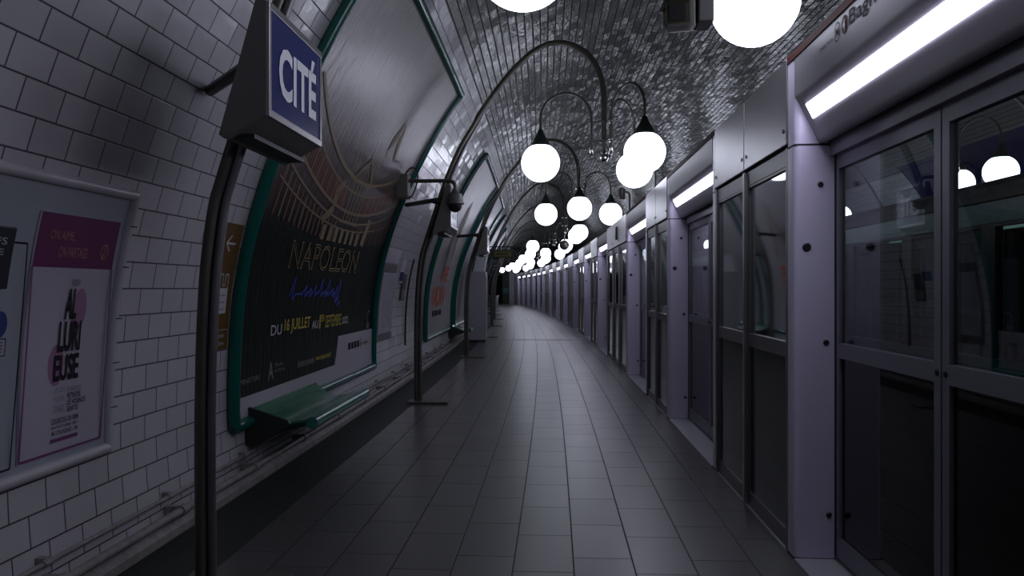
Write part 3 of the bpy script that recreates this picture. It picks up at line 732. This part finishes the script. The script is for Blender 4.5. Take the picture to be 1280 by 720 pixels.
b2, pr2 = billboard(sL(14.75), sL(19.25), .50, 4.08, 'pale poster with orange-red block lettering in a teal frame, second billboard from the camera', 'art_pale', GB)
S2 = sL(14.75)
mb = MB().text('OPE', Q, S2+1.75, S2+3.0, 1.62, 2.0, .03).text('NOW', Q, S2+.85, S2+3.0, 1.1, 1.55, .03); mb.build('red_lettering', 'orange_print', **on(b2))
mb = MB()
for k, (a, b_) in enumerate(((.95, 1.15), (1.22, 1.3), (1.38, 1.7), (1.78, 1.95), (2.05, 2.45))): mb.strip([(S2+a, .97), (S2+b_, .97)], Q, .12)
mb.build('dark_caption', 'ink', **on(b2))
mb = MB().strip([(S2+2.0, 2.1), (S2+1.8, 2.5), (S2+2.2, 2.9), (S2+2.1, 3.3), (S2+2.5, 3.0), (S2+2.7, 2.5), (S2+3.0, 2.2)], Q, .3); mb.build('figure_drawing', pbr('beige_print', (.30, .26, .22), .5), **on(b2))
others = [(20.1, 24.3, 'art_pale', 'third'), (27.2, 31.2, 'art_dark', 'fourth'), (33.0, 37.0, 'art_pale', 'fifth'), (39.4, 43.4, 'art_dark', 'sixth'), (46.0, 50.0, 'art_pale', 'seventh'), (52.6, 56.6, 'art_dark', 'eighth'), (59, 63, 'art_pale', 'ninth')]
for a, b_, art, o_ in others:
    billboard(sL(a), sL(b_), .50, 4.08, f'teal framed {"pale" if art == "art_pale" else "dark"} billboard on the tiled wall, {o_} counted from the camera', art, GB)

def WN(s, z, off=0.0): return W(s+.09, z, off)
# ceramic framed notice panel at far left
t = empty('notice_display_case', WN(3.4, .66), 0, 'notice case with white glazed ceramic moulding around it at far left', 'display case')
sa, sb_, za, zb = 1.6, 3.84, .64, 2.00
mb = MB()
for a, b_, n in (((sa, za), (sb_, za), 12), ((sb_, za), (sb_, zb), 12), ((sa, zb), (sb_, zb), 12), ((sa, za), (sa, zb), 12)):
    q = seg_pts(a, b_, n)
    bar = MB(); wtube(bar, [(a_+.09, b_2) for a_, b_2 in q], .012, .030, 12); bar.build('moulding', 'ceramic', t, world=True, smooth=50)
MB().slab(WN, sa, sb_, za, zb, 8, 10, .0, .012).build('panel_back', 'panel_grey', t, world=True)
mb = MB()
for z in (.86, 1.1, 1.34, 1.62, 1.84): mb.strip([(sb_-.03, z), (sb_+.035, z)], lambda x, y: WN(x, y, .047), .006)
mb.build('moulding_joint', 'ink', t, world=True, fixn=False)
t = empty('event_poster', WN(3.5, .7), 0, 'white event poster with purple header band and tall black lettering at far left', 'poster')
MB().slab(WN, 3.13, 3.77, .70, 1.85, 4, 8, .013, .018).build('sheet', 'paper', t, world=True)
R = lambda x, y: WN(x, y, .0205)
R2 = lambda x, y: WN(x, y, .0245)
mb = MB()
for k, h in [(k_, h_) for k_ in range(4) for h_ in range(4)]: mb.poly([(3.14+k*.155, 1.60+h*.0625), (3.14+(k+1)*.155, 1.60+h*.0625), (3.14+(k+1)*.155, 1.6625+h*.0625), (3.14+k*.155, 1.6625+h*.0625)], R)
mb.build('purple_band', 'purple', **on(t))
mb = MB().strip([(3.14, .71), (3.76, .71), (3.76, 1.6)], R, .012).strip([(3.14, .71), (3.14, 1.6)], R, .012); mb.build('border', 'purple_line', **on(t))
words(t, 'peach_print', R2, [('ON AIME,', 3.22, 3.40, 1.725, 1.775, .0), ('ON PARTAGE', 3.30, 3.52, 1.65, 1.70, .0)], 'slogan_lettering')
mb = MB().strip([(3.66+.03*math.cos(a*.35), 1.69+.035*math.sin(a*.35)) for a in range(19)], R2, .006).strip([(3.64, 1.65), (3.665, 1.69), (3.66, 1.72), (3.67, 1.73)], R2, .006); mb.build('round_emblem', 'peach_print', **on(t))
mb = MB()
mb.poly([(3.53+.055*math.cos(2*PI*k/24), 1.40+.10*math.sin(2*PI*k/24)) for k in range(24)], lambda x, y: WN(x, y, .019))
mb.poly([(3.38+.06*math.cos(2*PI*k/24), 1.13+.10*math.sin(2*PI*k/24)) for k in range(24)], lambda x, y: WN(x, y, .019))
mb.build('pink_blot', 'pink_print', **on(t))
words(t, 'ink', R2, [('AL', 3.41, 3.50, 1.35, 1.50, .03), ('LURI', 3.38, 3.55, 1.19, 1.34, .03), ('EUSE', 3.36, 3.55, 1.05, 1.18, .03)], 'title_lettering')
words(t, 'ink', R2, [('EKIDEN', 3.44, 3.50, 1.515, 1.545, .0), ('PIETINONS', 3.47, 3.575, .955, .985, .01), ('LES VIOLENCES', 3.47, 3.62, .925, .95, .01), ('SEXISTES', 3.47, 3.56, .893, .918, .01),
    ('COURSE DE 6 OU 10KM', 3.355, 3.56, .845, .872, .01), ('DEPART PLACE STALINGRAD - PARIS 19', 3.355, 3.56, .822, .836, .004), ('M 5 STALINGRAD - 19H', 3.36, 3.56, .79, .812, .008)], 'black_lettering')
words(t, 'grey_print', R2, [('ENSEMBLE', 3.47, 3.585, .99, 1.015, .0), ('JEUDI', 3.37, 3.445, .99, 1.02), ('9 JUIN', 3.37, 3.445, .945, .98), ('20H00', 3.37, 3.445, .90, .935)], 'grey_lettering')
MB().poly([(3.35, .758), (3.56, .758), (3.56, .776), (3.35, .776)], R2).build('purple_caption_bar', 'purple_line', **on(t))
t = empty('notice_board', WN(2.6, .7), 0, 'pale grey notice board with thin dark outline, left of the event poster', 'notice board')
MB().slab(WN, 1.9, 3.085, .70, 1.70, 6, 8, .013, .017).build('board', 'panel_grey', t, world=True)
MB().strip([(1.9, 1.70), (3.085, 1.70), (3.085, .70), (1.9, .70)], lambda x, y: WN(x, y, .0195), .009).build('outline', 'ink', **on(t))
t = empty('round_sticker', WN(3.02, 1.2), 0, 'round dark blue pictogram sticker at the left edge of the photo', 'sticker')
mb = MB().slab(lambda a, b, o: WN(2.98+.045*b*math.cos(a), 1.345+.058*b*math.sin(a), o), 0, 2*PI, 0.001, 1, 28, 1, .019, .022); mb.build('disc', pbr('sticker_blue', (.03, .05, .2), .4), t, world=True)
MB().text('i', lambda x, y: WN(x, y, .0235), 2.972, 2.980, 1.31, 1.34, .02).build('pictogram', 'white_print', **on(t))
t = empty('rectangular_sticker', WN(3.0, 1.2), 0, 'small white sticker with dark border and fine print under the round blue sticker', 'sticker')
MB().slab(WN, 2.92, 3.025, 1.205, 1.285, 1, 1, .019, .021).build('sheet', 'paper', t, world=True)
mb = MB().strip([(2.923, 1.208), (3.022, 1.208), (3.022, 1.282), (2.923, 1.282), (2.923, 1.208)], lambda x, y: WN(x, y, .0225), .005)
for k in range(4): mb.strip([(2.94, 1.225+k*.014), (3.005, 1.225+k*.014)], lambda x, y: WN(x, y, .0225), .004)
mb.build('print', 'ink', **on(t))
t = empty('fare_notice', WN(2.8, 1.6), 0, 'dark rounded notice plate with pale capitals cut by the left edge of the photo', 'sign')
mb = MB().slab(WN, 2.50, 2.985, 1.50, 1.765, 3, 3, .02, .035); mb.build('plate', pbr('navy_plate', (.02, .022, .035), .4), t, world=True, bevel=.006)
MB().text('TARIFS', lambda x, y: WN(x, y, .037), 2.70, 2.935, 1.69, 1.72, .005).text('LIGNE', lambda x, y: WN(x, y, .037), 2.72, 2.925, 1.645, 1.672, .005).build('lettering', 'white_print', **on(t))

# brown way-out sign
t = empty('direction_sign', W(5.15, 1.06), 0, 'narrow brown cathedral direction sign with white arrow behind the nearest mast', 'sign')
s0, s1 = sL(5.30), sL(5.62)
MB().slab(W, s0, s1, 1.06, 1.96, 2, 6, .004, .016).build('plate', 'brown', t, world=True)
B = lambda x, y: W(x, y, .018); cx = (s0+s1)/2
mb = MB().strip([(cx+.08, 1.82), (cx-.07, 1.82)], B, .014).strip([(cx-.005, 1.875), (cx-.07, 1.82), (cx-.005, 1.765)], B, .014)
mb.strip([(cx-.06, 1.44), (cx-.06, 1.60), (cx-.015, 1.60), (cx-.015, 1.52), (cx+.025, 1.52), (cx+.025, 1.60), (cx+.07, 1.60), (cx+.07, 1.44)], B, .01)
mb.build('arrow_and_towers', 'white_print', **on(t))
MB().poly([(cx-.075, 1.32), (cx+.085, 1.32), (cx+.085, 1.50), (cx-.075, 1.50)], lambda x, y: W(x, y, .0175)).build('notice', 'white_print', **on(t))
mb = MB()
for k in range(3): mb.strip([(cx-.04, 1.35+k*.05), (cx+.05, 1.35+k*.05)], lambda x, y: W(x, y, .0195), .012)
mb.build('notice_print', 'grey_print', **on(t))
mb = MB().strip([(s0, 1.20), (s1, 1.20)], B, .004).text('Cathédrale', B, s0+.03, s1-.07, 1.145, 1.175, .0).text('Notre-Dame', B, s0+.03, s1-.07, 1.09, 1.12, .0); mb.build('lettering', 'white_print', **on(t))

# network map and small plates between the billboards
t = empty('network_map', W(11, .76), 0, 'tall network map with dark header and foot bands between the first two billboards', 'map')
s0, s1 = sL(10.5)+.02, sL(11.5)
MB().slab(W, s0, s1, .76, 1.84, 4, 8, .004, .02).build('board', 'steel_dark', t, world=True)
MB().slab(W, s0+.05, s1-.05, .86, 1.72, 4, 8, .02, .026).build('map_sheet', 'map_paper', t, world=True)
MB().slab(W, s0, s1, 1.86, 2.06, 4, 2, .004, .018).build('title_strip', 'paper', t, world=True)
mb = MB(); rr = random.Random(3)
for k in range(16):
    x, y = s0+.12+rr.random()*.6, .95+rr.random()*.65; pts = [(x, y)]
    for q in range(3): x = min(s1-.1, max(s0+.1, x+rr.uniform(-.2, .25))); y = min(1.68, max(.9, y+rr.uniform(-.2, .2))); pts.append((x, y))
    mb.strip(pts, lambda a, b: W(a, b, .028), .008)
mb.build('map_lines', 'grey_print', **on(t))
for k, (Z0, Z1, za, zb, mt, lab) in enumerate(((11.75, 12.1, 1.58, 1.95, 'paper', 'small white notice with blue foot, right of the network map'), (12.1, 12.42, 1.30, 1.72, 'black', 'narrow dark call point plate right of the small white notice'))):
    t = empty(['wall_notice', 'call_point'][k], W(sL(Z0), za), 0, lab, ['notice', 'call point'][k])
    MB().slab(W, sL(Z0), sL(Z1), za, zb, 2, 3, .002, .02).build('plate', mt, t, world=True)
    MB().slab(W, sL(Z0)+.03, sL(Z1)-.03, za+.03, za+.17, 1, 2, .02, .025).build('foot_panel', 'signblue' if k == 0 else 'steel_dark', t, world=True)
t = tag(wtube(MB(), seg_pts((sL(12.75), .55), (sL(12.75), 1.98), 14), .012, .014, 8).build('conduit', 'black', smooth=50), 'thin dark vertical conduit on the tiles left of the second lamp mast', 'conduit')

# pipes along the foot of the wall
def pipe(u, z, r, mat, label):
    t = empty('wall_pipe', P(0, u, z), 0, label, 'pipe', 'pipes along the foot of the wall')
    MB().tube([P(S0+.1+(S1-1-S0)*i/90, u, z) for i in range(91)], r, 10).build('tube', mat, t, world=True, smooth=50)
    k = 0
    for s in [2.2+i*1.15 for i in range(16)]:
        c = P(s, u, z); q = MB().tube([P(s-.03, u, z), P(s+.03, u, z)], r*1.5, 10); q.add(*_boxat(s, u-.05, z+r*.3, .05, .02, .02)); q.build('clamp', 'pipe', t, world=True, smooth=50)
def _boxat(s, u, z, du, ds, dz):
    vs = [P(s+a*ds, u+b*du, z+c*dz) for c in (-1, 1) for a in (-1, 1) for b in (-1, 1)]
    return vs, [(0, 2, 3, 1), (4, 5, 7, 6), (0, 1, 5, 4), (1, 3, 7, 5), (3, 2, 6, 7), (2, 0, 4, 6)]
pipe(-3.60, .14, .024, 'pipe', 'thick dirty white pipe along the foot of the tiled wall')
pipe(-3.675, .225, .012, 'pipe', 'thin dirty pipe running just above the thick one at the wall foot')

# ================================================================ BENCHES
def make_bench():
    t = empty('wall_bench', (0, 0, 0)); y0, y1 = -.72, .93
    prof = smoothpath([(-3.66, .56), (-3.60, .50), (-3.50, .445), (-3.40, .44), (-3.30, .465), (-3.22, .475)], 4)
    pr = [(p.x, p.y) for p in prof]; pr2 = pr+[(x, z-.018) for x, z in reversed(pr)]
    MB().prism(pr2, y0, y1).build('seat', 'green_seat', t, smooth=50)
    MB().tube([(-3.17, y0-.03, .455), (-3.17, y1+.03, .455)], .048, 16).build('front_bar', 'teal_bar', t, smooth=50, bevel=.004)
    for y in (-.52, .1, .7):
        MB().prism([(-3.70, .34), (-3.62, .30), (-3.40, .36), (-3.20, .415), (-3.20, .435), (-3.42, .425), (-3.62, .46), (-3.70, .55)], y-.025, y+.025).build('bracket', 'green_seat', t)
    MB().prism([(-3.70, .27), (-3.60, .27), (-3.34, .44), (-3.36, .47), (-3.66, .57), (-3.70, .57)], y0-.03, y0).build('end_plate', 'black', t)
    return t
bn = make_bench()
for i, Z in enumerate((6.72, 19.7, 33.0, 46)):
    o = bn if i == 0 else copy_tree(bn); s = sL(Z)
    o.location = P(s, -.03, 0); o.rotation_euler = (0, 0, ang(s))
    tag(o, ['green enamel wall bench with teal front bar under the NAPOLEON poster', 'green wall bench just before the tall white cabinet', 'small dark wall bench beyond the tall white cabinet', 'farthest wall bench near the end of the platform'][i], 'bench', 'green wall benches')

# ================================================================ FARTHER THINGS ON THE PLATFORM
t = at('vending_cabinet', sL(21.3), 0, 0, 'tall plain white cabinet standing against the wall behind the second bench', 'cabinet')
MB().box(-3.40, -2.93, 0, .75, .05, 1.95).build('body', 'lacquer_grey', t, bevel=.02)
MB().box(-3.38, -2.95, .02, .73, .0, .05).build('plinth', 'black', t)
MB().box(-2.93, -2.92, .06, .69, .3, 1.8).build('front_door', 'panel_grey', t)
MB().prism([(-3.30, 1.95), (-2.98, 1.95), (-2.90, 2.40), (-3.18, 2.42)], .05, .45).build('top_display', 'white', t, bevel=.01)
t = at('hanging_sign', LAMP_S[3], 0, 0, 'small olive and yellow sign board held across the platform by the fourth lamp mast', 'sign')
MB().box(-2.92, -2.13, -.30, -.26, 2.40, 2.64).build('board', 'olive', t, bevel=.004)
MB().box(-2.76, -2.26, -.305, -.30, 2.44, 2.60).build('yellow_plate', 'yellow_sign', t)
mb = MB()
for a, b_ in ((-2.70, -2.60), (-2.58, -2.50), (-2.47, -2.36)): mb.box(a, b_, -.308, -.305, 2.49, 2.55)
mb.build('dark_print', 'olive', t)
MB().box(-3.2, -2.2, -.29, -.27, 2.72, 2.75).box(-2.62, -2.58, -.29, -.27, 2.64, 2.72).build('bracket', 'black', t)
t = at('litter_bin', sL(50), 0, 0, 'pale litter bin with a clear bag near the far end by the wall', 'bin')
MB().lathe([(.02, .12), (.22, .16), (.27, .4), (.26, .7), (.29, .95), (.27, 1.0)], (-3.0, 0, 0), 14).build('bag', 'bag', t, smooth=50)
MB().tube([(-3.0+.29*math.cos(2*PI*k/20), .29*math.sin(2*PI*k/20), 1.0) for k in range(20)], .02, 8, True).tube([(-3.3, 0, 1.0), (-3.6, 0, 1.0)], .02, 8).build('ring', 'steel', t, smooth=50)
MB().tube([(-3.3, 0, 1.0), (-3.3, 0, .0)], .02, 8).build('leg', 'steel', t)
t = at('exit_notice', S1-.35, 0, 0, 'small dark green notice low on the dark end wall', 'sign')
MB().box(-1.0, -.2, -.02, .0, 1.0, 1.5).build('board', 'exit_green', t)

# ================================================================ OPPOSITE SIDE
t = empty('station_name_board', W(18, 3.8, 0, 1), 0, 'long blue CITÉ name board high on the opposite wall beyond the train', 'sign')
WR = lambda s, z, o: W(s, z, o, 1)
MB().slab(WR, 12.0, 18.7, 3.25, 4.42, 12, 6, .0, .03).build('board', 'signblue', t, world=True)
MB().text('CITÉ', lambda x, y: W(36-x, y, .035, 1), 18.2, 20.1, 3.36, 3.80, .02).build('lettering', 'white', **on(t))

# train standing at the opposite platform
t = empty('metro_train', P(10, 4.3, -1.0), 0, 'dark metro train with teal bands standing at the opposite platform, seen through the glass', 'train')
ta, tb = -4.0, 45.0; n = 50
kw = dict(parent=t, world=True)
MB().prism([(2.53, -.55), (2.61, -.55), (2.61, .42), (2.53, .42)], ta, tb, n, P).build('skirt', 'train_white', **kw)
MB().prism([(2.52, .42), (2.61, .42), (2.61, .88), (2.52, .88)], ta, tb, n, P).build('lower_teal_band', 'train_teal', **kw)
MB().prism([(2.53, 2.04), (2.61, 2.04), (2.61, 2.07), (2.53, 2.07)], ta, tb, n, P).build('window_header', 'train_dark', **kw)
MB().prism([(2.52, 2.07), (2.65, 2.07), (2.65, 2.27), (2.53, 2.27)], ta, tb, n, P).build('upper_teal_band', 'train_teal', **kw)
MB().prism([(2.50, 2.27), (2.70, 2.27), (2.70, 2.40), (2.53, 2.40)], ta, tb, n, P).build('gutter_rail', 'train_dark', **kw)
MB().prism([(2.55, 2.40), (2.75, 2.50), (3.75, 2.56), (4.75, 2.50), (4.95, 2.40), (4.95, 2.36), (2.57, 2.36)], ta, tb, n, P).build('roof', 'train_dark', **kw)
MB().prism([(2.61, -.1), (4.95, -.1), (4.95, -.02), (2.61, -.02)], ta, tb, n, P).build('train_floor', 'train_dark', **kw)
MB().prism([(4.89, -.55), (4.97, -.55), (4.97, .9), (4.89, .9)], ta, tb, n, P).build('far_side_panel', 'train_white', **kw)
MB().prism([(4.89, 1.9), (4.97, 1.9), (4.97, 2.5), (4.89, 2.5)], ta, tb, n, P).build('far_side_header', 'train_dark', **kw)
k = 0; s = ta
while s < 30:
    MB().prism([(2.53, .88), (2.60, .88), (2.60, 2.05), (2.53, 2.05)], s, s+.22, 1, P).build('window_post', 'train_dark', **kw)
    MB().prism([(2.56, .88), (2.57, .88), (2.57, 2.05), (2.56, 2.05)], s+.22, s+1.55, 1, P).build('window_pane', 'train_glass', **kw)
    MB().prism([(4.90, .9), (4.95, .9), (4.95, 1.9), (4.90, 1.9)], s, s+.5, 1, P).build('far_window_post', 'train_dark', **kw)
    if k % 2 == 0: MB().tube([P(s+.8, 3.5, 0), P(s+.8, 3.5, 2.45)], .02, 8).build('grab_pole', 'chrome', **kw)
    s += 1.55; k += 1
for s, e in ((5.0, 8.9), (11.1, 11.5), (13.0, 13.9), (16.0, 18.0)): MB().prism([(3.66, 2.16), (3.74, 2.16), (3.74, 2.21), (3.66, 2.21)], s, e, 3, P).build('interior_light', 'train_light', **kw)
